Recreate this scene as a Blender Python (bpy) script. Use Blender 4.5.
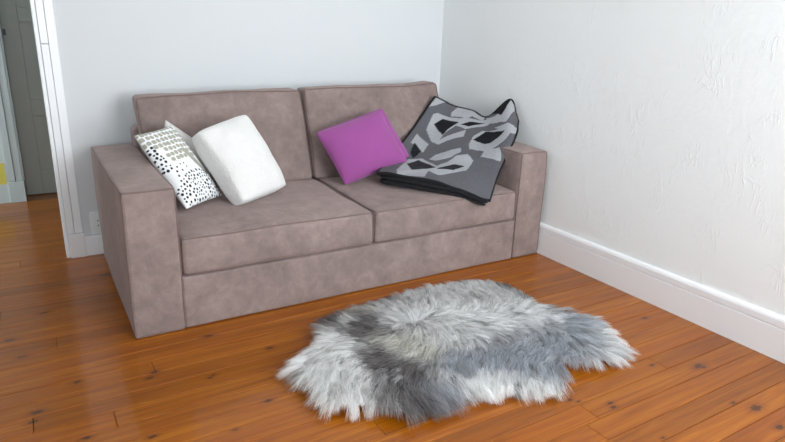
import bpy, bmesh, math, random
import numpy as np
from mathutils import Vector, Matrix, noise

for o in list(bpy.data.objects): bpy.data.objects.remove(o)
scene = bpy.context.scene
COL = scene.collection
random.seed(7); rng = np.random.default_rng(7)

# ------------------------------------------------------------------ camera
FPX = 597.96
PITCH, YAW, ROLL = 0.3095, 0.5531, 0.0332
CAM = Vector((-2.679, -2.557, 1.33))
cp, sp, cyw, syw = math.cos(PITCH), math.sin(PITCH), math.cos(YAW), math.sin(YAW)
F = Vector((syw*cp, cyw*cp, -sp)); R0 = Vector((cyw, -syw, 0)); U0 = R0.cross(F)
R1 = R0*math.cos(ROLL) + U0*math.sin(ROLL); U1 = -R0*math.sin(ROLL) + U0*math.cos(ROLL)
cam = bpy.data.cameras.new('camera'); camo = bpy.data.objects.new('camera', cam); COL.objects.link(camo)
cam.sensor_fit = 'HORIZONTAL'; cam.sensor_width = 36; cam.lens = FPX/785*36; cam.clip_start = .02
camo.matrix_world = Matrix(((R1.x, U1.x, -F.x, CAM.x), (R1.y, U1.y, -F.y, CAM.y), (R1.z, U1.z, -F.z, CAM.z), (0, 0, 0, 1)))
scene.camera = camo

# ------------------------------------------------------------------ world, light, exposure
W = bpy.data.worlds.new('sky'); scene.world = W; W.use_nodes = True
bg = W.node_tree.nodes['Background']; bg.inputs[0].default_value = (.80, .90, 1, 1); bg.inputs[1].default_value = 1.5
vs = scene.view_settings
vs.view_transform = 'Standard'; vs.look = 'None'; vs.gamma = 1; vs.use_curve_mapping = False; vs.exposure = 0.17

def window_light(name, loc, rot, sx, sy, power, col):
    l = bpy.data.lights.new(name, 'AREA'); l.shape = 'RECTANGLE'; l.size = sx; l.size_y = sy; l.energy = power; l.color = col
    o = bpy.data.objects.new(name, l); o.location = loc; o.rotation_euler = rot; COL.objects.link(o); return o
# daylight entering through the window behind the camera and a weak one far down the hall (both outside the frame)
FRONT_Y, LEFT_X, CEIL = -3.4, -3.75, 2.7
WIN = [(-1.75, -.15), (-3.45, -2.45)]; WZ0, WZ1 = .70, 2.35
wl = window_light('daylight_front_window', (-.95, FRONT_Y-.17, 1.525), (math.radians(90), 0, 0), 1.55, 1.6, 82, (.92, .97, 1)); wl.data.spread = math.radians(140)
wl = window_light('daylight_side_window', (-2.95, FRONT_Y-.17, 1.525), (math.radians(90), 0, 0), .95, 1.6, 26, (.90, .965, 1)); wl.data.spread = math.radians(140)
window_light('daylight_hall_window', (-5.2, 2.0, 1.5), (0, math.radians(-90), 0), 1.2, .9, 26, (.80, .95, 1))

# ------------------------------------------------------------------ helpers
def s2l(c):
    c = c/255
    return c/12.92 if c <= .04045 else ((c+.055)/1.055)**2.4
def rgb(r, g, b): return (s2l(r), s2l(g), s2l(b), 1)

def tag(o, label=None, cat=None, group=None, kind=None):
    if label: o['label'] = label
    if cat: o['category'] = cat
    if group: o['group'] = group
    if kind: o['kind'] = kind
    return o
def link(name, me, mat=None, parent=None, smooth=False):
    o = bpy.data.objects.new(name, me); COL.objects.link(o)
    if mat: me.materials.append(mat)
    if smooth: me.polygons.foreach_set('use_smooth', [True]*len(me.polygons))
    if parent:
        o.parent = parent
        o.matrix_parent_inverse = parent.matrix_basis.inverted()
    return o
def meshobj(name, v, f, mat=None, parent=None, smooth=False):
    me = bpy.data.meshes.new(name); me.from_pydata([tuple(p) for p in v], [], f); me.update()
    return link(name, me, mat, parent, smooth)
def empty(name, loc=(0, 0, 0)):
    o = bpy.data.objects.new(name, None); o.location = loc; o.empty_display_size = .1; COL.objects.link(o); return o
class MB:
    def __init__(s): s.v = []; s.f = []
    def add(s, v, f):
        n = len(s.v); s.v += [tuple(p) for p in v]; s.f += [tuple(i+n for i in q) for q in f]
    def box(s, x0, x1, y0, y1, z0, z1):
        s.add([(x0,y0,z0),(x1,y0,z0),(x1,y1,z0),(x0,y1,z0),(x0,y0,z1),(x1,y0,z1),(x1,y1,z1),(x0,y1,z1)],
              [(0,3,2,1),(4,5,6,7),(0,1,5,4),(1,2,6,5),(2,3,7,6),(3,0,4,7)])
    def build(s, name, mat, parent=None, smooth=False, bevel=0):
        o = meshobj(name, s.v, s.f, mat, parent, smooth)
        if bevel:
            bm = bmesh.new(); bm.from_mesh(o.data); bmesh.ops.remove_doubles(bm, verts=bm.verts, dist=1e-5)
            bmesh.ops.bevel(bm, geom=list(bm.edges), offset=bevel, segments=2, profile=.6, affect='EDGES'); bm.to_mesh(o.data); bm.free()
        return o
def tube(path, r, closed=False, sides=6, flat=1.0):
    P = [Vector(p) for p in path]; n = len(P); v = []; f = []
    for i in range(n):
        a = P[(i-1) % n] if (closed or i > 0) else P[i]; b = P[(i+1) % n] if (closed or i < n-1) else P[i]
        t = (b-a); t = t.normalized() if t.length > 1e-9 else Vector((1, 0, 0))
        up = Vector((0, 0, 1)) if abs(t.z) < .9 else Vector((1, 0, 0))
        s = t.cross(up).normalized(); q = s.cross(t)
        for k in range(sides):
            an = 2*math.pi*k/sides; v.append(P[i] + s*(r*math.cos(an)) + q*(r*flat*math.sin(an)))
    m = n if closed else n-1
    for i in range(m):
        for k in range(sides):
            a = i*sides+k; b = i*sides+(k+1) % sides; c = ((i+1) % n)*sides+(k+1) % sides; d = ((i+1) % n)*sides+k
            f.append((a, b, c, d))
    if not closed: f.append(tuple(range(sides-1, -1, -1))); f.append(tuple((n-1)*sides+k for k in range(sides)))
    return v, f

# ------------------------------------------------------------------ materials
class NT:
    def __init__(s, name):
        s.m = bpy.data.materials.new(name); s.m.use_nodes = True; s.t = s.m.node_tree; s.n = s.t.nodes
        s.b = s.n['Principled BSDF']
    def new(s, typ, **kw):
        n = s.n.new(typ)
        for k, v in kw.items():
            if k.startswith('i_'):
                n.inputs[k[2:].replace('_', ' ')].default_value = v
            else: setattr(n, k, v)
        return n
    def l(s, a, b): s.t.links.new(a, b)
    def val(s, x, sock):
        if isinstance(x, (int, float)): sock.default_value = x
        else: s.l(x, sock)
    def math(s, op, a, b=0.0, c=None, clamp=False):
        n = s.new('ShaderNodeMath', operation=op, use_clamp=clamp); s.val(a, n.inputs[0]); s.val(b, n.inputs[1])
        if c is not None: s.val(c, n.inputs[2])
        return n.outputs[0]
    def mix(s, fac, a, b, blend='MIX'):
        n = s.new('ShaderNodeMix', data_type='RGBA', blend_type=blend); s.val(fac, n.inputs[0])
        for x, k in ((a, 6), (b, 7)):
            if isinstance(x, tuple): n.inputs[k].default_value = x
            else: s.l(x, n.inputs[k])
        return n.outputs[2]
    def noise(s, vec, scale, detail=3, rough=.55, dist=0):
        n = s.new('ShaderNodeTexNoise'); n.inputs['Scale'].default_value = scale; n.inputs['Detail'].default_value = detail
        n.inputs['Roughness'].default_value = rough; n.inputs['Distortion'].default_value = dist
        if vec is not None: s.l(vec, n.inputs['Vector'])
        return n.outputs[0]
    def ramp(s, fac, pts):
        n = s.new('ShaderNodeValToRGB'); s.l(fac, n.inputs[0]); e = n.color_ramp.elements
        while len(e) < len(pts): e.new(.5)
        for el, (p, c) in zip(e, pts): el.position = p; el.color = c
        return n.outputs[0]
    def sstep(s, x, lo, hi):
        n = s.new('ShaderNodeMapRange', interpolation_type='SMOOTHSTEP'); s.val(x, n.inputs[0])
        n.inputs[1].default_value = lo; n.inputs[2].default_value = hi; return n.outputs[0]
    def scaled(s, vec, sc):
        n = s.new('ShaderNodeVectorMath', operation='MULTIPLY'); s.l(vec, n.inputs[0]); n.inputs[1].default_value = sc; return n.outputs[0]
    def bump(s, h, strength, dist):
        n = s.new('ShaderNodeBump'); n.inputs['Strength'].default_value = strength; n.inputs['Distance'].default_value = dist
        s.l(h, n.inputs['Height']); s.l(n.outputs[0], s.b.inputs['Normal'])
    def pos(s): return s.new('ShaderNodeNewGeometry').outputs['Position']
    def obj(s): return s.new('ShaderNodeTexCoord').outputs['Object']

def plain(name, c, rough=.6, spec=.5):
    t = NT(name); v = t.noise(t.obj(), 9, 4)
    t.l(t.mix(t.math('MULTIPLY', v, .10), c, tuple(x*.7 for x in c[:3])+(1,)), t.b.inputs['Base Color'])
    t.b.inputs['Roughness'].default_value = rough; t.b.inputs['Specular IOR Level'].default_value = spec
    return t.m

def mat_wall_smooth(name, c):
    t = NT(name); p = t.pos()
    n1 = t.noise(p, 2.0, 5); n2 = t.noise(p, 160, 2)
    t.l(t.mix(t.math('MULTIPLY', n1, .06), c, (c[0]*.8, c[1]*.82, c[2]*.82, 1)), t.b.inputs['Base Color'])
    t.b.inputs['Roughness'].default_value = .75; t.b.inputs['Specular IOR Level'].default_value = .25
    t.bump(t.math('ADD', n1, t.math('MULTIPLY', n2, .12)), .25, .01)
    return t.m
def mat_plaster():
    t = NT('trowelled_plaster'); p = t.pos()
    n1 = t.noise(p, 3.0, 5, .6, .6); n2 = t.noise(p, 14, 5, .6, 1.2)
    heights = t.math('ADD', t.math('MULTIPLY', n1, .5), t.math('MULTIPLY', n2, .48))
    # thin raised trowel ridges, two directions
    for rot, sc, th in ((.35, (1, 7.5, 2.1), .020), (-.45, (1, 9.0, 2.4), .018), (1.2, (1, 8.0, 2.2), .016)):
        mp = t.new('ShaderNodeMapping'); mp.inputs['Rotation'].default_value = (rot, 0, 0); mp.inputs['Scale'].default_value = sc
        t.l(p, mp.inputs['Vector'])
        nn = t.noise(mp.outputs[0], 1.6, 3, .5, .8)
        ridge = t.math('SUBTRACT', 1.0, t.sstep(t.math('ABSOLUTE', t.math('SUBTRACT', nn, .5)), 0.0, th))
        mask = t.sstep(t.noise(p, 4.5, 2, .5, 0), .50, .62)
        heights = t.math('ADD', heights, t.math('MULTIPLY', t.math('MULTIPLY', ridge, mask), .26))
    t.l(t.mix(t.math('MULTIPLY', n1, .06), rgb(243, 246, 246), rgb(230, 236, 237)), t.b.inputs['Base Color'])
    t.b.inputs['Roughness'].default_value = .6; t.b.inputs['Specular IOR Level'].default_value = .3
    t.bump(heights, .36, .010)
    return t.m

KNOTS = [(-.359,-1.329,.022),(-.345,-1.345,.012),(-.531,-1.228,.010),(-.918,-1.328,.011),(-.928,-1.352,.012),(-.445,-1.622,.022),(-.49,-1.56,.010),
 (-.485,-1.73,.018),(-.171,-.923,.014),(-.922,-1.56,.008),(-1.04,-1.24,.010),(-1.02,-1.262,.007),(-2.786,-.375,.016),(-2.80,-.432,.013),
 (-2.648,-.612,.012),(-2.648,-.235,.014),(-2.401,-.336,.012),(-2.375,-.301,.014),(-2.197,-.446,.010),(-2.179,-.432,.008),(-2.46,-.71,.011),
 (-2.05,-.699,.013),(-2.207,-.806,.008),(-2.115,-.106,.016),(-1.909,-.335,.013),(-2.868,.251,.018),(-2.826,.069,.014),(-2.732,.471,.014),(-2.426,.832,.02)]
def mat_boards():
    t = NT('varnished_pine_boards'); p = t.pos()
    oi = t.new('ShaderNodeObjectInfo').outputs['Random']
    off = t.new('ShaderNodeCombineXYZ'); t.l(t.math('MULTIPLY', oi, 37.0), off.inputs[0]); t.l(t.math('MULTIPLY', oi, 11.0), off.inputs[2])
    ad = t.new('ShaderNodeVectorMath', operation='ADD'); t.l(p, ad.inputs[0]); t.l(off.outputs[0], ad.inputs[1]); q = ad.outputs[0]
    sx = t.new('ShaderNodeSeparateXYZ'); t.l(p, sx.inputs[0])
    knot = None; ring = None
    for (kx, ky, kr) in KNOTS:
        dx = t.math('MULTIPLY', t.math('SUBTRACT', sx.outputs[0], kx), .5); dy = t.math('SUBTRACT', sx.outputs[1], ky)
        d = t.math('DIVIDE', t.math('SQRT', t.math('ADD', t.math('MULTIPLY', dx, dx), t.math('MULTIPLY', dy, dy))), kr*.8)
        knot = d if knot is None else t.math('MINIMUM', knot, d)
    wob = t.math('MULTIPLY', t.math('SUBTRACT', t.noise(p, 70, 3), .5), 1.3)
    kd = t.math('ADD', knot, wob)
    g1 = t.noise(t.scaled(q, (1.1, 26, 1)), 1.6, 5, .6, .8)
    g2 = t.noise(t.scaled(q, (3, 150, 1)), 1.3, 4, .65, .3)
    g3 = t.noise(t.scaled(q, (2.0, 5, 1)), 1.0, 4, .6, .5)
    base = t.ramp(g1, [(.25, rgb(122, 65, 5)), (.48, rgb(150, 83, 8)), (.75, rgb(175, 108, 17))])
    base = t.mix(t.math('MULTIPLY', t.sstep(g2, .55, .8), .45), base, rgb(120, 62, 22))
    base = t.mix(t.math('MULTIPLY', t.sstep(g3, .5, .75), .35), base, rgb(140, 72, 28))
    hue = t.ramp(oi, [(0, (.80, .76, .70, 1)), (.35, (1, .96, .90, 1)), (.7, (1.0, .90, .80, 1)), (1, (1.1, 1.08, 1.0, 1))])
    base = t.mix(1.0, base, hue, 'MULTIPLY')
    base = t.mix(t.math('MULTIPLY', t.math('SUBTRACT', 1.0, t.sstep(kd, .8, 2.4)), .45), base, rgb(110, 52, 18))
    base = t.mix(t.math('MULTIPLY', t.math('SUBTRACT', 1.0, t.sstep(kd, .45, 1.0)), .85), base, rgb(58, 26, 12))
    t.l(base, t.b.inputs['Base Color'])
    rn = t.noise(p, 7, 4, .6, .3)
    t.l(t.math('ADD', .24, t.math('MULTIPLY', rn, .16)), t.b.inputs['Roughness'])
    t.b.inputs['Specular IOR Level'].default_value = .2
    t.b.inputs['Coat Weight'].default_value = .38; t.b.inputs['Coat Roughness'].default_value = .09
    t.bump(t.math('ADD', t.math('MULTIPLY', g2, .35), t.math('MULTIPLY', t.noise(t.scaled(p, (1.5, 8, 1)), 2.0, 3), 1.0)), .18, .004)
    return t.m

def mat_sofa():
    t = NT('taupe_chenille'); p = t.obj()
    n1 = t.noise(p, 3.6, 7, .68, .3); n2 = t.noise(p, 15, 6, .7, .4); n3 = t.noise(p, 420, 2)
    n4 = t.noise(t.scaled(p, (60, 60, 8)), 1.0, 3, .6)
    f = t.math('ADD', t.math('MULTIPLY', n1, .55), t.math('MULTIPLY', n2, .45))
    c = t.ramp(f, [(.32, rgb(111, 99, 96)), (.5, rgb(136, 121, 117)), (.68, rgb(161, 144, 139))])
    c = t.mix(t.math('MULTIPLY', n4, .25), c, rgb(132, 110, 104))
    t.l(c, t.b.inputs['Base Color'])
    t.b.inputs['Roughness'].default_value = .95; t.b.inputs['Specular IOR Level'].default_value = .12
    t.b.inputs['Sheen Weight'].default_value = .35; t.b.inputs['Sheen Roughness'].default_value = .5
    t.b.inputs['Sheen Tint'].default_value = rgb(225, 205, 200)
    t.bump(t.math('ADD', t.math('MULTIPLY', n3, .5), t.math('MULTIPLY', n2, .8)), .35, .006)
    return t.m
def mat_cloth(name, c, c2, weave=500, sheen=.2, bump=.3, dist=.002):
    t = NT(name); p = t.obj(); n1 = t.noise(p, 7, 4); n2 = t.noise(p, weave, 2)
    t.l(t.mix(t.math('MULTIPLY', n1, .6), c, c2), t.b.inputs['Base Color'])
    t.b.inputs['Roughness'].default_value = .9; t.b.inputs['Specular IOR Level'].default_value = .15
    t.b.inputs['Sheen Weight'].default_value = sheen
    t.bump(t.math('ADD', n2, t.math('MULTIPLY', n1, .3)), bump, dist)
    return t.m
def mat_vcol(name, rough=.9, weave=400, bump=.3, dist=.002, sheen=.15, var=.25):
    t = NT(name); a = t.new('ShaderNodeAttribute', attribute_name='Col'); p = t.obj()
    n1 = t.noise(p, 90, 5, .8); n2 = t.noise(p, weave, 2)
    k = t.math('ADD', 1-var/2, t.math('MULTIPLY', n1, var))
    cc = t.new('ShaderNodeCombineColor')
    for i in range(3): t.l(k, cc.inputs[i])
    t.l(t.mix(1.0, a.outputs['Color'], cc.outputs[0], 'MULTIPLY'), t.b.inputs['Base Color'])
    t.b.inputs['Roughness'].default_value = rough; t.b.inputs['Specular IOR Level'].default_value = .15
    t.b.inputs['Sheen Weight'].default_value = sheen
    if bump: t.bump(n2, bump, dist)
    return t.m

M_WALL = mat_wall_smooth('white_painted_wall', rgb(213, 216, 218))
M_LEFT = mat_wall_smooth('pale_grey_wall_paint', rgb(170, 171, 172))
M_HALLW = mat_wall_smooth('hall_grey_paint', rgb(205, 212, 208))
M_CEIL = mat_wall_smooth('ceiling_paint', rgb(248, 248, 247))
M_PLASTER = mat_plaster()
M_TRIM = plain('white_gloss_trim', rgb(243, 245, 247), .35)
M_HALLT = plain('pale_blue_grey_trim', rgb(205, 215, 216), .45)
M_DOOR = plain('grey_door_paint', rgb(170, 172, 164), .5)
M_YELLOW = plain('yellow_paint', rgb(222, 205, 95), .6)
M_BLACK = plain('black_metal', rgb(25, 25, 26), .4)
M_PLATE = plain('white_plastic', rgb(232, 235, 236), .35)
M_BOARD = mat_boards()
M_SUB = plain('dark_subfloor', rgb(42, 26, 14), .9)
M_SOFA = mat_sofa()
M_PIPE = mat_cloth('taupe_piping', rgb(122, 103, 97), rgb(108, 90, 86))
t = NT('window_glass'); gl = t.new('ShaderNodeBsdfGlossy'); gl.inputs['Roughness'].default_value = .02
tr = t.new('ShaderNodeBsdfTransparent'); mx = t.new('ShaderNodeMixShader'); mx.inputs[0].default_value = .06
t.l(tr.outputs[0], mx.inputs[1]); t.l(gl.outputs[0], mx.inputs[2]); t.l(mx.outputs[0], t.n['Material Output'].inputs[0]); M_GLASS = t.m

# ------------------------------------------------------------------ room shell
WB, WBT = 1.205, .085          # back wall front face, thickness
DOOR_L, DOOR_R, DOOR_H = -3.44, -2.580, 2.08
HALL_Y = 2.63
fl = MB(); fl.box(-5.3, .2, FRONT_Y-.1, 2.95, -.12, -.022)
floor = tag(fl.build('floor', M_SUB), 'varnished orange pine plank floor running under the sofa', 'floor', kind='structure')
# boards, each its own piece
BW = .0975; Y0 = -.986
fixed = {}
for (jx, jy) in ((-2.552, -.54), (-2.373, -.255), (-1.764, -1.03)):
    fixed[round((jy-Y0)/BW-.5)] = jx
def board(x0, x1, y0, y1):
    g = .0007 + random.random()*.0007; b = .0014; dz = random.uniform(-.0006, .0006)
    x0 += g*.6; x1 -= g*.6; y0 += g; y1 -= g
    v = []
    for (z, i) in ((-.022, 0), (-b+dz, 0), (dz, b)):
        v += [(x0+i, y0+i, z), (x1-i, y0+i, z), (x1-i, y1-i, z), (x0+i, y1-i, z)]
    f = [(8, 9, 10, 11)]
    for k in (0, 4):
        for a in range(4): c = (a+1) % 4; f.append((k+a, k+c, k+4+c, k+4+a))
    meshobj('board', v, f, M_BOARD, floor)
k0 = math.ceil((FRONT_Y-Y0)/BW); k1 = math.floor((2.9-Y0)/BW)
for k in range(k0, k1):
    ya, yb = Y0+k*BW, Y0+(k+1)*BW
    hi = 0.0 if yb < WB else .1
    if k in fixed: js = [fixed[k], fixed[k]+random.choice((-1.9, 2.1))]
    else:
        a = random.uniform(-3.6, -2.6); js = [a, a+random.uniform(1.5, 2.6)]
        js = [j for j in js if not (-.55 > j > -2.35 and -1.2 < ya < 0)] or js[:1]
    js = sorted(j for j in js if LEFT_X+.3 < j < -.25)
    xs = [LEFT_X-.1 if yb < WB else -5.2]+js+[hi]
    for a, b in zip(xs, xs[1:]): board(a, b, ya, yb)

mb = MB(); mb.box(DOOR_R, .14, WB, WB+WBT, 0, CEIL); mb.box(LEFT_X, DOOR_L, WB, WB+WBT, 0, CEIL); mb.box(DOOR_L, DOOR_R, WB, WB+WBT, DOOR_H, CEIL)
tag(mb.build('wall_back', M_WALL), 'smooth white wall behind the sofa', 'wall', kind='structure')
mb = MB(); mb.box(.02, .14, FRONT_Y, WB, 0, CEIL)
tag(mb.build('wall_right', M_PLASTER), 'white wall with rough trowelled plaster beside the sofa', 'wall', kind='structure')
mb = MB(); mb.box(LEFT_X-.12, LEFT_X, FRONT_Y-.3, WB+WBT, 0, CEIL)
tag(mb.build('wall_left', M_LEFT), 'pale grey painted wall opposite the rough plaster wall', 'wall', kind='structure')
mb = MB(); fy0, fy1 = FRONT_Y-.2, FRONT_Y
for a, b in ((LEFT_X, WIN[1][0]), (WIN[1][1], WIN[0][0]), (WIN[0][1], .14)): mb.box(a, b, fy0, fy1, 0, CEIL)
for a, b in WIN: mb.box(a, b, fy0, fy1, 0, WZ0); mb.box(a, b, fy0, fy1, WZ1, CEIL)
tag(mb.build('wall_front', M_WALL), 'white wall with two tall windows facing the sofa', 'wall', kind='structure')
for i, (a, b) in enumerate(WIN):
    w = tag(empty('window_%d' % (i+1), ((a+b)/2, FRONT_Y-.1, WZ0)), ('wide' if i == 0 else 'narrow')+' tall white framed window facing the sofa', 'window', kind='structure')
    m = MB(); y0, y1 = FRONT_Y-.14, FRONT_Y-.08; c = (a+b)/2
    for (p, q, r, s) in ((a, a+.05, WZ0, WZ1), (b-.05, b, WZ0, WZ1), (c-.03, c+.03, WZ0, WZ1), (a, b, WZ0, WZ0+.05), (a, b, WZ1-.05, WZ1)): m.box(p, q, y0, y1, r, s)
    m.build('window_frame', M_TRIM, w)
    for (p, q) in ((a+.05, c-.03), (c+.03, b-.05)):
        m = MB(); m.box(p, q, FRONT_Y-.113, FRONT_Y-.108, WZ0+.05, WZ1-.05); m.build('pane', M_GLASS, w)
mb = MB(); mb.box(-5.3, .14, FRONT_Y-.2, 2.95, CEIL, CEIL+.1)
tag(mb.build('ceiling', M_CEIL), 'flat white ceiling over the room', 'ceiling', kind='structure')

# baseboard on plaster wall: flat board, groove, rounded cap
prof = [(0, 0), (0, .143), (.004, .146), (.004, .149), (-.001, .152), (-.001, .180), (.003, .190), (.010, .196), (.021, .198), (.021, 0)]
v = []; f = []
ys = (FRONT_Y, WB)
for y in ys: v += [(x, y, z) for x, z in prof]
n = len(prof)
for i in range(n): j = (i+1) % n; f.append((i, j, n+j, n+i))
f.append(tuple(range(n))[::-1]); f.append(tuple(range(n, 2*n)))
tag(meshobj('baseboard_right', v, f, M_TRIM), 'tall white grooved baseboard along the plaster wall', 'baseboard', kind='structure')
mb = MB(); mb.box(-2.487, -.001, WB-.022, WB+.001, 0, .108); mb.box(-2.487, -.001, WB-.016, WB+.001, .108, .120)
tag(mb.build('baseboard_back', M_TRIM), 'low white baseboard behind the sofa', 'baseboard', kind='structure')

# door casing at the opening
tr1 = tag(empty('trim_1', (-2.54, WB, 0)), 'white stepped door casing between hall opening and sofa', 'door casing', kind='structure')
m = MB(); m.box(DOOR_R-.006, DOOR_R+.012, WB-.012, WB+WBT, 0, DOOR_H); m.build('jamb', M_TRIM, tr1, bevel=.003)
m = MB(); m.box(-2.566, -2.531, WB-.022, WB, .145, 1.200); m.build('moulding', M_TRIM, tr1, bevel=.003)
m = MB(); m.box(-2.566, -2.531, WB-.022, WB, 1.204, 2.16); m.build('moulding', M_TRIM, tr1, bevel=.003)
m = MB(); m.box(-2.529, -2.487, WB-.016, WB, .145, 2.16); m.build('moulding', M_TRIM, tr1, bevel=.004)
m = MB(); m.box(-2.566, -2.483, WB-.030, WB, 0, .143); m.build('plinth_block', M_TRIM, tr1, bevel=.004)
tr2 = tag(empty('trim_2', (-3.48, WB, 0)), 'white door casing on the far side of hall opening', 'door casing', kind='structure')
m = MB(); m.box(DOOR_L-.012, DOOR_L+.006, WB-.012, WB+WBT, 0, DOOR_H); m.build('jamb', M_TRIM, tr2)
m = MB(); m.box(DOOR_L-.10, DOOR_L-.012, WB-.022, WB, 0, 2.16); m.build('moulding', M_TRIM, tr2, bevel=.003)

# socket on the wall beside the sofa arm
so = tag(empty('wall_socket', (-2.40, WB, .19)), 'white plastic socket on wall between door casing and sofa', 'socket')
m = MB(); m.box(-2.442, -2.362, WB-.010, WB, .122, .258); m.build('cover_plate', M_PLATE, so, bevel=.003)
m = MB(); m.box(-2.428, -2.376, WB-.0125, WB-.0095, .150, .230); m.build('insert', M_PLATE, so, bevel=.001)
for z in (.175, .205):
    v, f = tube([(-2.402, WB-.0135, z), (-2.402, WB-.0118, z)], .004, sides=10); meshobj('socket_hole', v, f, M_BLACK, so)

# hallway seen through the opening
mb = MB(); mb.box(-5.3, -2.86, HALL_Y+.0, HALL_Y+.15, 0, CEIL); mb.box(-1.90, .2, HALL_Y, HALL_Y+.15, 0, CEIL); mb.box(-2.86, -1.9, HALL_Y, HALL_Y+.15, 2.1, CEIL)
mb.box(-5.3, LEFT_X-.1, WB, WB+WBT, 0, CEIL); mb.box(-5.3, .2, HALL_Y+.22, HALL_Y+.3, 0, CEIL)
tag(mb.build('wall_hall', M_HALLW), 'pale blue-grey hallway wall seen through the opening', 'wall', kind='structure')
mb = MB(); mb.box(.0, .12, WB+WBT, HALL_Y, 0, CEIL)
tag(mb.build('wall_hall_end', M_HALLW), 'end wall of the hallway behind the sofa wall', 'wall', kind='structure')
mb = MB(); mb.box(-5.0, -2.862, HALL_Y-.018, HALL_Y, 0, .140)
tag(mb.build('baseboard_hall', M_HALLT), 'white baseboard along the hallway wall', 'baseboard', kind='structure')
tr3 = tag(empty('trim_3', (-2.81, HALL_Y, 0)), 'pale casing around the grey hallway door', 'door casing', kind='structure')
m = MB(); m.box(-2.862, -2.815, HALL_Y-.026, HALL_Y, .16, 2.2); m.build('moulding', M_HALLT, tr3, bevel=.003)
m = MB(); m.box(-2.813, -2.768, HALL_Y-.018, HALL_Y, .16, 2.2); m.build('moulding', M_HALLT, tr3, bevel=.003)
m = MB(); m.box(-2.866, -2.762, HALL_Y-.032, HALL_Y+.12, 0, .158); m.build('plinth_block', M_HALLT, tr3, bevel=.003)
m = MB(); m.box(-2.768, -2.755, HALL_Y-.006, HALL_Y+.14, 0.158, 2.1); m.build('jamb', M_HALLT, tr3)
d1 = tag(empty('door_1', (-2.35, HALL_Y+.14, 0)), 'grey panelled door at the end of the hallway', 'door', kind='structure')
DY = HALL_Y+.14
m = MB(); m.box(-2.755, -1.90, DY+.012, DY+.045, .006, 2.09); m.build('door_leaf', M_DOOR, d1)
for (a, b, c, d) in ((-2.755, -2.64, .006, 2.09), (-2.015, -1.90, .006, 2.09), (-2.38, -2.28, .18, 2.0)):
    m = MB(); m.box(a, b, DY, DY+.013, c, d); m.build('stile', M_DOOR, d1, bevel=.003)
for (c, d) in ((.006, .20), (.62, .74), (1.30, 1.40), (1.95, 2.09)):
    for (a, b) in ((-2.64, -2.38), (-2.28, -2.015)):
        m = MB(); m.box(a, b, DY, DY+.013, c, d); m.build('rail', M_DOOR, d1, bevel=.003)
m = MB(); m.box(-2.747, -2.730, DY-.012, DY, 1.205, 1.245); m.build('bolt', M_BLACK, d1, bevel=.002)
mb = MB(); mb.box(-3.6, -2.872, HALL_Y-.006, HALL_Y, .142, .30)
tag(mb.build('trim_4', M_YELLOW), 'yellow painted strip above the hallway baseboard', 'wall strip', kind='structure')

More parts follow.
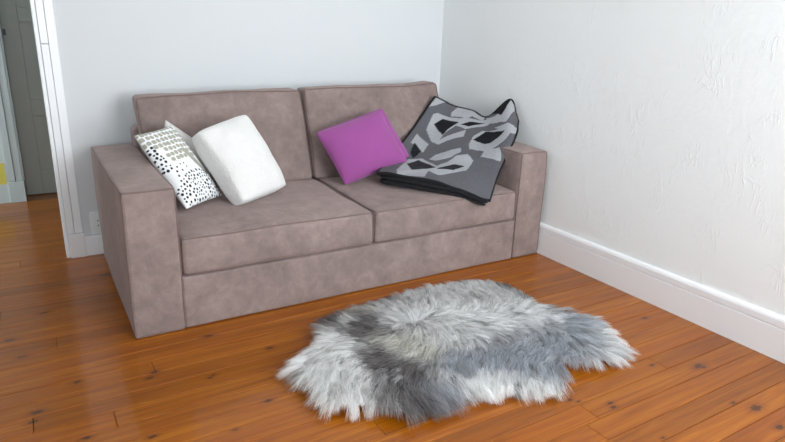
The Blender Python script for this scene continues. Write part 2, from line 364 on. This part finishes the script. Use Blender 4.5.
# ------------------------------------------------------------------ soft box generator
def axis(h, r, n):
    a = [h*(1-0)-r*(1-c) for c in (1, .75, .5, .25, 0)]       # h, ..., h-r
    inner = np.linspace(-(h-r), h-r, n+2)[1:-1].tolist()
    return sorted([-x for x in a]+inner+a)
class Soft:
    """rounded box with crowned faces; map(p) gives the surface point for p on the box"""
    def __init__(s, c, half, r, crown=(0, 0, 0, 0, 0, 0), wob=0, wscale=4, post=None, seed=0):
        s.c = Vector(c); s.h = Vector(half); s.r = r; s.crown = crown; s.wob = wob; s.ws = wscale; s.post = post; s.seed = seed
    def map(s, p, out=0):
        h, r = s.h, s.r
        inn = Vector([max(-(h[i]-r), min(h[i]-r, p[i])) for i in range(3)]); d = Vector(p)-inn
        nrm = d.normalized() if d.length > 1e-9 else Vector((0, 0, 0))
        q = inn + nrm*(r+out) if d.length > 1e-9 else Vector(p)
        u = [q[i]/h[i] for i in range(3)]
        g = lambda a: max(0, 1-min(1, abs(a))**2.4)
        for i in range(3):
            j, k = (i+1) % 3, (i+2) % 3
            w = g(u[j])*g(u[k])
            q[i] += (s.crown[2*i+1] if u[i] > 0 else -s.crown[2*i])*w*min(1, abs(u[i]))
        if s.wob:
            nz = noise.noise_vector((q+s.c)*s.ws+Vector((s.seed*7.1, 0, 0))); q = q + nz*s.wob
        q = q + s.c
        return s.post(q) if s.post else q
    def mesh(s, name, mat, parent, n=(10, 8, 5)):
        ax = [axis(s.h[i], s.r, n[i]) for i in range(3)]; N = [len(a) for a in ax]; idx = {}; v = []; f = []
        def vid(i, j, k):
            key = (i, j, k)
            if key not in idx: idx[key] = len(v); v.append(s.map((ax[0][i], ax[1][j], ax[2][k])))
            return idx[key]
        for a in range(3):
            b, c = (a+1) % 3, (a+2) % 3
            for side in (0, N[a]-1):
                for i in range(N[b]-1):
                    for j in range(N[c]-1):
                        q = []
                        for (di, dj) in ((0, 0), (1, 0), (1, 1), (0, 1)):
                            ijk = [0, 0, 0]; ijk[a] = side; ijk[b] = i+di; ijk[c] = j+dj; q.append(vid(*ijk))
                        f.append(tuple(q) if side else tuple(q[::-1]))
        return meshobj(name, v, f, mat, parent, True)
    def loop(s, ax, val, r, parent, name='piping', mat=None, per=22):
        """piping along the rim of the face at ax=val (+1/-1), on the rounded edge"""
        b, c = (ax+1) % 3, (ax+2) % 3; P = []
        cs = [(-1, -1), (1, -1), (1, 1), (-1, 1)]
        for i in range(4):
            p0, p1 = cs[i], cs[(i+1) % 4]
            for k in range(per):
                tt = k/per; p = [0, 0, 0]; p[ax] = val*s.h[ax]
                p[b] = s.h[b]*(p0[0]+(p1[0]-p0[0])*tt); p[c] = s.h[c]*(p0[1]+(p1[1]-p0[1])*tt)
                P.append(s.map(p, .0012))
        v, f = tube(P, r, True, 6); return meshobj(name, v, f, mat or M_PIPE, parent, True)
    def line(s, pts, r, parent, name='seam', mat=None, per=24):
        P = []
        for a, b in zip(pts, pts[1:]):
            for k in range(per+1):
                P.append(s.map([(a[i]+(b[i]-a[i])*k/per)*s.h[i] for i in range(3)], .001))
        v, f = tube(P, r, False, 6); return meshobj(name, v, f, mat or M_PIPE, parent, True)

# ------------------------------------------------------------------ sofa
SX0, SX1, SD, AH, AW = -2.400, -.006, 1.115, .665, .218
sofa = tag(empty('sofa', ((SX0+SX1)/2, SD/2, 0)), 'wide taupe fabric two-cushion sofa with square block arms', 'sofa')
for i, (a, b) in enumerate(((SX0, SX0+AW), (SX1-AW, SX1))):
    s = Soft(((a+b)/2, SD/2, AH/2+.001), ((b-a)/2, SD/2, AH/2), .016 if i == 0 else .022, (.006, .004, .004, .006, 0, .006), .007, 3.2, seed=i)
    arm = s.mesh('arm', M_SOFA, sofa, (6, 18, 14))
    s.loop(1, -1, .0035, arm)
    s.line([(-1, -1, 1), (-1, 1, 1)], .0035, arm, 'piping'); s.line([(1, -1, 1), (1, 1, 1)], .0035, arm, 'piping')
s = Soft((-1.203, .50, .127), (.982, .495, .126), .012, (0, 0, .004, 0, 0, 0), .0025, 3)
s.mesh('base', M_SOFA, sofa, (30, 8, 6))
s = Soft((-1.203, 1.04, .39), (.985, .075, .385), .03, (0, 0, 0, 0, 0, .006), .003, 3)
s.mesh('back_frame', M_SOFA, sofa, (24, 3, 10))
XJ = -1.212
for i, (a, b) in enumerate(((SX0+AW+.004, XJ-.002), (XJ+.002, SX1-AW-.004))):
    def post(q):
        k = max(0, min(1, (q.y-.05)/.7)); q.z += .012*k*(q.z > .36); return q
    s = Soft(((a+b)/2, .392, .3475), ((b-a)/2-.002, .395, .0905), .026, (.0, .0, .012, 0, 0, .026), .009, 3.4, post, seed=3+i)
    cu = s.mesh('seat_cushion', M_SOFA, sofa, (20, 16, 5))
    s.loop(2, 1, .0034, cu); s.loop(2, -1, .0034, cu)
    s.line([(-1, -1, -1), (-1, -1, 1)], .003, cu); s.line([(1, -1, -1), (1, -1, 1)], .003, cu)
for i, (a, b) in enumerate(((-2.172, -1.243), (-1.237, -.252))):
    def post(q, i=i):
        h = q.z                               # local height 0..0.5
        k = h/.5
        zt = .952+.045*(q.x+2.17)/1.93
        y = .775+.165*k + q.y*(1-.30*k)
        z = .452 + (zt-.452)*k + (-.02*abs(q.y+.04))*k
        return Vector((q.x + (.012*k if i == 1 else -.004*k), y, z))
    s = Soft(((a+b)/2, 0, .25), ((b-a)/2-.002, .098, .25), .024, (.004, .004, .045, .01, 0, -.006), .012, 3.6, post, seed=8+i)
    cu = s.mesh('back_cushion', M_SOFA, sofa, (22, 5, 16))
    s.loop(1, -1, .0034, cu, per=26); s.loop(1, 1, .0034, cu, per=26)

# ------------------------------------------------------------------ pillows
def frame_of(TL, TR, BR, BL):
    TL, TR, BR, BL = map(Vector, (TL, TR, BR, BL))
    return TL, TR, BR, BL
def pillow(name, corners, thick, mat, label, n=40, pinch=.05, puff=.62, colfn=None, wob=.004, back_off=.0, sag=0, seam_mat=None, matback=None, edge=.004, seed=1, backpuff=1.0, rc=.03):
    """corners = TL,TR,BR,BL of the seam outline; the front bulges along the outward normal"""
    TL, TR, BR, BL = map(Vector, corners)
    nrm = ((TR+BR-TL-BL).cross(TL+TR-BL-BR)).normalized()
    base = (BL+BR)/2
    root = tag(empty(name, base), label, 'pillow')
    v = []; col = []; f = []
    def P(u, w, side):
        # u, w in -1..1
        uu = u*(1-pinch*(1-w*w)*u*u); ww = w*(1-pinch*(1-u*u)*w*w)
        kc = 1-rc*(u*w)**4; uu *= kc; ww *= kc
        a, b = (uu+1)/2, (1-ww)/2
        p = (1-b)*((1-a)*TL+a*TR)+b*((1-a)*BL+a*BR)
        h = (max(0, 1-abs(u)**2.6)*max(0, 1-abs(w)**2.6))**puff
        k = thick/2*h*(1 if side > 0 else backpuff)
        nz = noise.noise(p*9+Vector((seed*3.3, 0, 0)))*.6+noise.noise(p*21)*.3
        return p + nrm*(side*(k+edge)+wob*nz*(.25+h)), a, b
    idx = {}
    for side in (1, -1):
        for j in range(n+1):
            for i in range(n+1):
                # denser toward the rim
                u = math.sin((i/n-.5)*math.pi)*.35+(2*i/n-1)*.65; w = math.sin((j/n-.5)*math.pi)*.35+(2*j/n-1)*.65
                p, a, b = P(u, w, side); idx[side, i, j] = len(v); v.append(p)
                col.append((a, 1-b if False else b, side))
        for j in range(n):
            for i in range(n):
                q = (idx[side, i, j], idx[side, i+1, j], idx[side, i+1, j+1], idx[side, i, j+1])
                f.append(q if side > 0 else q[::-1])
    rim = [(i, 0) for i in range(n)]+[(n, j) for j in range(n)]+[(i, n) for i in range(n, 0, -1)]+[(0, j) for j in range(n, 0, -1)]
    for a, b in zip(rim, rim[1:]+rim[:1]):
        f.append((idx[1, a[0], a[1]], idx[-1, a[0], a[1]], idx[-1, b[0], b[1]], idx[1, b[0], b[1]]))
    o = meshobj('cover', v, f, mat, root, True)
    bm = bmesh.new(); bm.from_mesh(o.data); bmesh.ops.recalc_face_normals(bm, faces=bm.faces); bm.to_mesh(o.data); bm.free()
    o.data.polygons.foreach_set('use_smooth', [True]*len(o.data.polygons))
    if colfn:
        at = o.data.color_attributes.new('Col', 'FLOAT_COLOR', 'POINT')
        at.data.foreach_set('color', np.array([colfn(*c) for c in col], dtype=np.float32).ravel())
    if seam_mat:
        path = [(Vector(v[idx[1, a, b]])+Vector(v[idx[-1, a, b]]))/2 for a, b in rim]
        vv, ff = tube(path, edge*.9, True, 6); meshobj('seam', vv, ff, seam_mat, root, True)
    return root

# printed tree pillow
prng = random.Random(5)
WHITE = rgb(236, 238, 240); GREY = rgb(165, 163, 150); INK = rgb(28, 28, 32)
cells = []
for j in range(9):
    for i in range(11):
        cells.append((-.10+i*.098+(.049 if j % 2 else 0)+prng.uniform(-.008, .008), -.10+j*.066+prng.uniform(-.006, .006), prng.uniform(.039, .045)))
def in_crown(a, b): return ((a-.50)/.56)**2+((b-.18)/.35)**2 < 1 and not (a < .20 and b > .17+a*.5)
cells = [c for c in cells if in_crown(c[0], c[1])]
dots = []
def try_dot(a, b, r, sep):
    for (x, y, q) in dots:
        if (x-a)**2+((y-b)*1.35)**2 < (r+q+sep)**2: return
    dots.append((a, b, r))
for _ in range(5000):
    a, b = prng.uniform(.0, 1.02), prng.uniform(.58, 1.02)
    if ((a-.53)/.52)**2+((b-.84)/.22)**2 < 1: try_dot(a, b, prng.uniform(.013, .026), .014)
for _ in range(1500):
    a, b = prng.uniform(-.02, .16), prng.uniform(.2, .54)
    if abs(a-.02-(b-.2)*.25) < .075: try_dot(a, b, prng.uniform(.014, .024), .010)
for _ in range(60):
    a, b = prng.uniform(.13, .45), prng.uniform(.5, .72); try_dot(a, b, prng.uniform(.013, .02), .03)
def tree_col(a, b, side):
    if side < 0: return rgb(214, 214, 210)
    for (x, y, r) in dots:
        if (a-x)**2+((b-y)*1.35)**2 < r*r: return INK
    for (x, y, r) in cells:
        if (abs(a-x)/r)**3+(abs(b-y)/(r*.62))**3 < 1: return GREY
    if .33 < b < .70:
        tc = .62+(b-.33)*.70
        if abs(a-tc) < .06: return GREY
    if a > .93 and .75 < b < .95: return rgb(190, 190, 186)
    return WHITE
M_PRINT = mat_vcol('printed_cotton', var=.06)
pillow('printed_pillow', ((-2.256, .50, .812), (-2.062, .58, .838), (-1.868, .44, .484), (-2.078, .31, .472)), .125, M_PRINT,
       'white cotton pillow printed with grey and black trees, leaning on the arm', n=170, colfn=tree_col, pinch=.035, seed=2, rc=.02, wob=.007)
M_SPECK = mat_cloth('speckled_linen', rgb(214, 213, 210), rgb(190, 188, 184), 180, .1, .5, .003)
T = Vector((-2.082, .635, .862)); e1 = Vector((.80, .03, -.62))*.30; e2 = Vector((-.25, -.14, -.90))*.17
pillow('linen_pillow', (T+e2*0, T+e1, T+e1+e2, T+e2), .07, M_SPECK, 'speckled light grey pillow tucked behind the tree-print pillow', n=30, seed=4)
t = NT('white_plush'); p = t.obj(); n1 = t.noise(p, 120, 4, .7); n2 = t.noise(p, 18, 4)
t.l(t.mix(t.math('MULTIPLY', n2, .4), rgb(236, 235, 233), rgb(224, 222, 219)), t.b.inputs['Base Color'])
t.b.inputs['Roughness'].default_value = 1; t.b.inputs['Specular IOR Level'].default_value = .1; t.b.inputs['Sheen Weight'].default_value = .5
t.bump(t.math('ADD', n1, t.math('MULTIPLY', n2, .8)), .8, .010); M_PLUSH = t.m
pillow('plush_pillow', ((-1.995, .455, .810), (-1.700, .585, .872), (-1.528, .44, .487), (-1.835, .262, .472)), .14, M_PLUSH,
       'plump white plush pillow leaning against the tree-print pillow', n=60, pinch=.015, puff=.40, wob=.015, edge=.030, seed=6, rc=.05)
M_PURPLE = mat_cloth('purple_cotton', rgb(152, 80, 144), rgb(140, 70, 133), 500, .25, .3, .002)
pillow('purple_pillow', ((-1.262, .615, .748), (-.868, .56, .872), (-.742, .425, .575), (-1.150, .455, .462)), .13, M_PURPLE,
       'plain purple square pillow propped between back cushion and folded blanket', n=48, pinch=.035, seam_mat=M_PURPLE, seed=9)

pur = [o for o in COL.objects if o.name == 'purple_pillow'][0]
bk = pillow('back_tmp', ((-1.235, .635, .757), (-.835, .59, .882), (-.705, .455, .595), (-1.115, .485, .475)), .05, M_PURPLE, 'tmp', n=24, pinch=.03, seed=12)
ch = bk.children[0]; ch.name = 'back_panel'; ch.parent = pur; ch.matrix_parent_inverse = pur.matrix_basis.inverted(); bpy.data.objects.remove(bk)

# ------------------------------------------------------------------ folded blanket
BP = np.array([[[-.993,.35,.549],[-.892,.22,.55],[-.788,.12,.533],[-.642,.03,.492],[-.544,-.05,.443],[-.488,-.055,.426]],
 [[-.812,.52,.583],[-.639,.45,.582],[-.499,.36,.589],[-.368,.25,.587],[-.324,.12,.56],[-.3,.1,.538]],
 [[-.542,.7,.712],[-.388,.66,.722],[-.266,.55,.732],[-.195,.4,.713],[-.167,.22,.716],[-.103,.2,.724]],
 [[-.316,.78,.909],[-.205,.7,.861],[-.144,.58,.834],[-.123,.45,.817],[-.037,.35,.928],[-.019,.27,.812]]])
def crs(P, t):
    n = len(P)-1; s = min(max(t*n, 0), n-1e-9); i = int(s); f = s-i
    g = lambda k: P[k] if 0 <= k <= n else (2*P[0]-P[1] if k < 0 else 2*P[n]-P[n-1])
    a, b, c, d = g(i-1), g(i), g(i+1), g(i+2)
    return .5*((2*b)+(c-a)*f+(2*a-5*b+4*c-d)*f*f+(-a+3*b-3*c+d)*f**3)
def BS(u, v): return Vector(crs(np.array([crs(r, u) for r in BP]), v))
LIGHT = [[(.012,.912),(.025,1.01),(.112,1.01),(.062,.938)],[(.25,.912),(.262,.988),(.438,1.0),(.538,1.0),(.538,.925),(.425,.912),(.4,.85),(.275,.862)],
 [(.125,.825),(.15,.838),(.338,.8),(.562,.912),(.625,.862),(.425,.675),(.35,.7),(.3,.612),(.288,.538),(.25,.55),(.162,.675)],
 [(.275,.512),(.312,.55),(.438,.638),(.438,.575),(.375,.538),(.3,.5)],[(.075,.525),(.075,.612),(.2,.5),(.188,.425),(.125,.488)],
 [(.288,.325),(.312,.375),(.45,.438),(.462,.4),(.425,.35),(.338,.312)],
 [(.15,.1),(.162,.3),(.238,.312),(.362,.212),(.438,.325),(.5,.35),(.55,.3),(.538,.188),(.412,.112),(.338,.138),(.35,.05),(.175,.038)],
 [(.538,.525),(.55,.612),(.6,.7),(.762,.75),(.838,.712),(.738,.588),(.675,.488),(.55,.475)],
 [(.65,.388),(.662,.462),(.762,.538),(.85,.425),(.738,.412)],[(.712,.775),(.812,.8),(.962,.788),(1.0,.7),(.888,.712),(.788,.738)],
 [(.612,.962),(.688,.925),(.8,1.01),(.875,.962),(.775,.838),(.675,.85)]]
DARK = [[(.175,.725),(.212,.788),(.35,.738),(.312,.675),(.288,.6),(.238,.65)],[(.4,.725),(.45,.8),(.575,.862),(.462,.725)],
 [(.112,.412),(.1,.512),(.175,.425),(.15,.35)],[(.15,.225),(.2,.3),(.35,.188),(.212,.125)],[(.388,.175),(.475,.262),(.538,.238),(.488,.175)],
 [(.55,.575),(.625,.712),(.762,.725),(.675,.588),(.638,.562)],[(.638,1.01),(.812,1.01),(.725,.9)]]
def grow(P, k):
    cx = sum(p[0] for p in P)/len(P); cy = sum(p[1] for p in P)/len(P)
    return [(cx+(p[0]-cx)*k, cy+(p[1]-cy)*k) for p in P]
LIGHT = [grow(P, 1.20) for P in LIGHT]; DARK = [grow(P, 1.15) for P in DARK]
def inside(P, x, y):
    c = False; j = len(P)-1
    for i in range(len(P)):
        if (P[i][1] > y) != (P[j][1] > y) and x < (P[j][0]-P[i][0])*(y-P[i][1])/(P[j][1]-P[i][1])+P[i][0]: c = not c
        j = i
    return c
CB, CL, CD = rgb(93, 93, 98), rgb(163, 165, 169), rgb(24, 24, 28)
def blanket_col(u, v):
    for P in DARK:
        if inside(P, u, v): return CD
    for P in LIGHT:
        if inside(P, u, v): return CL
    return CB
M_WOOL = mat_vcol('woven_wool', weave=260, bump=.5, dist=.004, sheen=.04, var=.7)
M_BLKWOOL = mat_cloth('black_wool_edge', rgb(34, 34, 37), rgb(20, 20, 23), 200, .05, .5, .004)
bl = tag(empty('blanket', (-.6, .3, .47)), 'folded grey wool throw with black and light hexagon pattern, draped in sofa corner', 'blanket')
NU, NV = 190, 160; v = []; f = []; col = []
TH = .018
G = np.array([[BS(i/NU, j/NV) for i in range(NU+1)] for j in range(NV+1)])
for j in range(NV+1):
    for i in range(NU+1):
        p = Vector(G[j, i]); nz = noise.noise(p*7)*.013+noise.noise(p*17)*.004
        v.append(p+Vector((0, -.4, .9))*nz)
        col.append(blanket_col(i/NU, j/NV))
nt = len(v)
du = np.gradient(G, axis=1); dv = np.gradient(G, axis=0); nn = np.cross(du, dv); nn /= np.linalg.norm(nn, axis=2, keepdims=True)+1e-9
for j in range(NV+1):
    for i in range(NU+1):
        v.append(Vector(v[j*(NU+1)+i])-Vector(nn[j, i])*TH); col.append(CD)
W1 = NU+1
for j in range(NV):
    for i in range(NU):
        a = j*W1+i; f.append((a, a+1, a+W1+1, a+W1)); f.append((nt+a, nt+a+W1, nt+a+W1+1, nt+a+1))
rim = [i for i in range(NU)]+[j*W1+NU for j in range(NV)]+[NV*W1+i for i in range(NU, 0, -1)]+[j*W1 for j in range(NV, 0, -1)]
for a, b in zip(rim, rim[1:]+rim[:1]): f.append((a, nt+a, nt+b, b))
o = meshobj('top_layer', v, f, M_WOOL, bl, True)
at = o.data.color_attributes.new('Col', 'FLOAT_COLOR', 'POINT'); at.data.foreach_set('color', np.array(col, dtype=np.float32).ravel())
path = [(Vector(v[a])+Vector(v[nt+a]))/2 for a in rim]
vv, ff = tube(path, .0105, True, 8); meshobj('edging', vv, ff, M_BLKWOOL, bl, True)
# folded layers below the front edge
def fold(name, z_off, yoff, hgt, dep, u0, u1):
    vv = []; ff = []; K = 40; S = 18
    for k in range(K+1):
        u = u0+(u1-u0)*k/K; p = BS(u, 0.0)
        q = BS(min(1, u+.02), 0)-BS(max(0, u-.02), 0); tq = q.normalized(); side = Vector((0, 0, 1)).cross(tq).normalized()
        fz = 1-.55*max(0, u-.35)/.65
        taper = min(1, (k+.6)/4, (K-k+.6)/4)**.5
        wv = noise.noise(Vector((k*.25, z_off*40, 0)))*.006
        for a in range(S):
            an = 2*math.pi*a/S
            vv.append(p+side*(dep*fz*taper*math.cos(an)+yoff*fz+wv)+Vector((0, 0, z_off*fz+hgt*fz*taper*math.sin(an))))
    for k in range(K):
        for a in range(S):
            b = (a+1) % S; ff.append((k*S+a, k*S+b, (k+1)*S+b, (k+1)*S+a))
    ff.append(tuple(range(S))); ff.append(tuple(K*S+a for a in range(S-1, -1, -1)))
    return meshobj(name, vv, ff, M_BLKWOOL, bl, True)
fold('folded_layer', -.032, .060, .017, .078, .0, .97)
fold('folded_layer', -.060, .062, .016, .082, .0, .93)

# ------------------------------------------------------------------ sheepskin rug
OUT = [(-1.95,-.584),(-1.897,-.492),(-1.808,-.448),(-1.712,-.401),(-1.666,-.277),(-1.473,-.19),(-1.242,-.181),(-1.061,-.135),(-.88,-.154),(-.648,-.21),
 (-.535,-.33),(-.543,-.472),(-.599,-.553),(-.55,-.631),(-.513,-.775),(-.462,-.885),(-.515,-1.032),(-.549,-1.135),(-.636,-1.183),(-.782,-1.158),(-.883,-1.121),
 (-.966,-1.177),(-1.086,-1.228),(-1.221,-1.155),(-1.356,-1.082),(-1.45,-1.082),(-1.545,-1.119),(-1.655,-1.092),(-1.724,-1.002),(-1.833,-.942),(-1.937,-.872),(-1.93,-.793),(-1.949,-.687)]
SP = np.array([(-1.60, -.68), (-1.25, -.66), (-.86, -.80)])
def spine(p):
    best = None
    for a, b in ((SP[0], SP[1]), (SP[1], SP[2])):
        tt = np.clip(np.dot(p-a, b-a)/np.dot(b-a, b-a), 0, 1); q = a+(b-a)*tt; d = np.linalg.norm(p-q)
        if best is None or d < best[0]: best = (d, q)
    return best[1]
out = np.array(OUT); cen = np.array([spine(p) for p in out])
inset = 1-np.minimum(0.092/np.linalg.norm(out-cen, axis=1), .5)
hide = cen+(out-cen)*inset[:, None]
rug = tag(empty('sheepskin_rug', (-1.2, -.7, 0)), 'shaggy grey and white sheepskin rug lying on the floorboards', 'rug')
NR = 12; no = len(out); v = []; f = []
def hidez(k): return .004+.026*(1-k**3)
for r in range(NR+1):
    k = r/NR
    for i in range(no): p = cen[i]+(hide[i]-cen[i])*k; v.append((p[0], p[1], hidez(k)))
for r in range(NR):
    for i in range(no): j = (i+1) % no; f.append((r*no+i, r*no+j, (r+1)*no+j, (r+1)*no+i))
nt = len(v)
for i in range(no): v.append((hide[i][0], hide[i][1], .0005))
for i in range(no): j = (i+1) % no; f.append((NR*no+i, NR*no+j, nt+j, nt+i))
f.append(tuple(nt+i for i in range(no-1, -1, -1)))
M_HIDE = mat_cloth('hide', rgb(205, 203, 200), rgb(180, 178, 176))
meshobj('hide', v, f, M_HIDE, rug)
PAL = {'W': (254, 254, 252), 'L': (242, 242, 242), 'D': (138, 133, 133), 'B': (196, 200, 207), 'C': (228, 226, 218)}
PAT = [('W',-1.834,-.688,.13),('W',-1.794,-.825,.13),('W',-1.874,-.584,.12),('W',-1.66,-.66,.07),('W',-1.221,-1.097,.10),('W',-1.31,-1.025,.08),('L',-1.063,-.324,.16),('L',-.836,-.441,.16),
 ('L',-1.29,-.357,.10),('L',-.892,-.658,.14),('D',-1.55,-.72,.07),('D',-1.60,-.90,.08),('D',-1.556,-1.03,.08),('D',-1.454,-.453,.07),('D',-1.60,-.33,.08),('D',-.60,-.62,.06),
 ('D',-1.46,-.84,.06),('B',-.861,-.891,.12),('B',-1.04,-.894,.10),('B',-.70,-.95,.10),('L',-.66,-1.07,.10),('W',-.60,-1.0,.07),('C',-1.36,-.66,.09),('C',-1.42,-.31,.07),('B',-1.48,-.97,.07),('B',-1.28,-.85,.07),
 ('L',-1.15,-.60,.12),('W',-1.12,-.48,.07),('W',-1.52,-.40,.05),('W',-1.70,-.53,.08),('D',-1.02,-.80,.04),('D',-1.25,-.25,.05),('D',-.58,-.40,.04),('L',-1.40,-.90,.05)]
pc = np.array([[s2l(c) for c in PAL[k[0]]] for k in PAT]); pp = np.array([[k[1], k[2]] for k in PAT]); pr = np.array([k[3] for k in PAT])
def furcol(P):
    d2 = ((P[:, None, :]-pp[None])**2).sum(2)/(pr**2)[None]
    w = np.exp(-1.1*d2)+1e-7*np.exp(-.01*d2)
    return (w[:, :, None]*pc[None]).sum(1)/w.sum(1)[:, None]
# sample roots
def sample(n):
    tri = []
    for i in range(no):
        j = (i+1) % no; tri.append((cen[i], hide[i], hide[j])); tri.append((cen[i], hide[j], cen[j]))
    tri = np.array(tri); e1 = tri[:, 1]-tri[:, 0]; e2 = tri[:, 2]-tri[:, 0]
    ar = np.abs(e1[:, 0]*e2[:, 1]-e1[:, 1]*e2[:, 0]); k = rng.choice(len(tri), n, p=ar/ar.sum())
    a, b = rng.random(n), rng.random(n); fl = a+b > 1; a[fl] = 1-a[fl]; b[fl] = 1-b[fl]
    return tri[k, 0]+e1[k]*a[:, None]+e2[k]*b[:, None]
NC, NS = 2600, 115000
cl = sample(NC); sn = np.array([spine(p) for p in cl])
dirv = cl-sn; dl = np.linalg.norm(dirv, axis=1, keepdims=True); dirv = dirv/(dl+1e-6)
bk = np.clip((dl-.03)/.27, 0, 1)**1.3
fa = np.array([-1.9+noise.noise(Vector((p[0]*2.3, p[1]*2.3, 5.1)))*1.5 for p in cl])
dirv = dirv*bk+np.stack([np.cos(fa), np.sin(fa)], 1)*(1-bk); dirv /= np.linalg.norm(dirv, axis=1, keepdims=True)+1e-6
# combed flow: outward from the spine, turned by a slow swirl
ang = np.array([noise.noise(Vector((p[0]*3.1, p[1]*3.1, 1.7)))*1.5 for p in cl])+rng.normal(0, .20, NC)
far = np.clip(dl[:, 0]/.28, .25, 1); ang = ang*(1.25-far*.9)
ca, sa = np.cos(ang), np.sin(ang); cdir = np.stack([dirv[:, 0]*ca-dirv[:, 1]*sa, dirv[:, 0]*sa+dirv[:, 1]*ca], 1)
clen = rng.uniform(.09, .15, NC); ccol = furcol(cl)*rng.uniform(.82, 1.12, (NC, 1))
dk = rng.random(NC) < .025; ccol[dk] *= .5
wt = rng.random(NC) < .06; ccol[wt] = ccol[wt]*.4+.6*.8
ctipz = rng.uniform(.008, .045, NC)
rt = sample(NS)
near = np.empty(NS, dtype=int)
for s0 in range(0, NS, 5000):
    d = ((rt[s0:s0+5000, None, :]-cl[None])**2).sum(2)+rng.random((min(5000, NS-s0), NC))*.0006; near[s0:s0+5000] = d.argmin(1)
sd = cdir[near]+rng.normal(0, .16, (NS, 2)); sd /= np.linalg.norm(sd, axis=1, keepdims=True)
ln = clen[near]*rng.uniform(.75, 1.12, NS)
tipc = cl[near]+cdir[near]*clen[near][:, None]
tip = rt+sd*ln[:, None]; tip = tip*.46+tipc*.54
spn = np.array([spine(p) for p in rt])
kk = np.clip(np.linalg.norm(rt-spn, axis=1)/.40, 0, 1); rz = .004+.024*(1-kk**3)
tz = np.maximum(.004, ctipz[near]+rng.normal(0, .004, NS)+rz*.5)
tz = np.where(kk > .75, np.maximum(.003, tz*.55), tz)
mid = rt+(tip-rt)*.42; mz = rz+rng.uniform(.030, .052, NS)
curl = rng.normal(0, .008, NS)+np.sin(near*1.7)*.008
perp = np.stack([-sd[:, 1], sd[:, 0]], 1)
SEG = 5; wid0 = rng.uniform(.0005, .0011, NS)
pts = np.zeros((NS, SEG+1, 3))
for k in range(SEG+1):
    tt = k/SEG; b0, b1, b2 = (1-tt)**2, 2*tt*(1-tt), tt*tt
    xy = rt*b0+mid*b1+tip*b2+perp*(curl*math.sin(tt*math.pi*1.6)*tt)[:, None]
    pts[:, k, :2] = xy; pts[:, k, 2] = rz*b0+mz*b1*1.15+tz*b2
tan = np.gradient(pts, axis=1); tan /= np.linalg.norm(tan, axis=2, keepdims=True)+1e-9
upv = np.stack([rng.normal(0, .55, NS), rng.normal(0, .55, NS), np.ones(NS)], 1)[:, None, :]
sv = np.cross(tan, np.broadcast_to(upv, tan.shape)); sv /= np.linalg.norm(sv, axis=2, keepdims=True)+1e-9
prof_w = np.array([1, 1.05, 1, .85, .6, .12])
wv = sv*(wid0[:, None]*prof_w[None])[:, :, None]
V = np.concatenate([(pts-wv)[:, :, None, :], (pts+wv)[:, :, None, :]], 2).reshape(-1, 3)   # NS*(SEG+1)*2
V[:, 2] = np.maximum(V[:, 2], .0012)
bi = (np.arange(NS)*(SEG+1)*2)[:, None]+(np.arange(SEG)*2)[None]; bi = bi.ravel()
Fq = np.stack([bi, bi+1, bi+3, bi+2], 1)
me = bpy.data.meshes.new('fur'); me.vertices.add(len(V)); me.vertices.foreach_set('co', V.ravel())
me.loops.add(Fq.size); me.loops.foreach_set('vertex_index', Fq.ravel().astype(np.int32))
me.polygons.add(len(Fq)); me.polygons.foreach_set('loop_start', (np.arange(len(Fq))*4).astype(np.int32))
me.update(calc_edges=True); me.validate()
lum = np.clip(ccol[near].mean(1, keepdims=True), 0, 1)
dks = np.where(rng.random((NS, 1)) < .16*(1-lum), .35, 1.0)
scol = dks*np.clip(ccol[near]*rng.uniform(.85, 1.12, (NS, 1)), .01, .96)
C4 = np.ones((NS, SEG+1, 2, 4), dtype=np.float32); C4[..., :3] = scol[:, None, None, :]
at = me.color_attributes.new('Col', 'FLOAT_COLOR', 'POINT'); at.data.foreach_set('color', C4.ravel())
M_FUR = mat_vcol('sheep_fur', rough=.55, bump=0, sheen=.0, var=.1); M_FUR.node_tree.nodes['Principled BSDF'].inputs['Specular IOR Level'].default_value = .35
ft = M_FUR.node_tree; fb = ft.nodes['Principled BSDF']; tl = ft.nodes.new('ShaderNodeBsdfTranslucent'); fm = ft.nodes.new('ShaderNodeMixShader'); fm.inputs[0].default_value = .48
ft.links.new(fb.inputs['Base Color'].links[0].from_socket, tl.inputs[0]); ft.links.new(fb.outputs[0], fm.inputs[1]); ft.links.new(tl.outputs[0], fm.inputs[2])
ft.links.new(fm.outputs[0], ft.nodes['Material Output'].inputs[0])
fo = link('fur', me, M_FUR, rug, True); fo['kind'] = 'stuff'
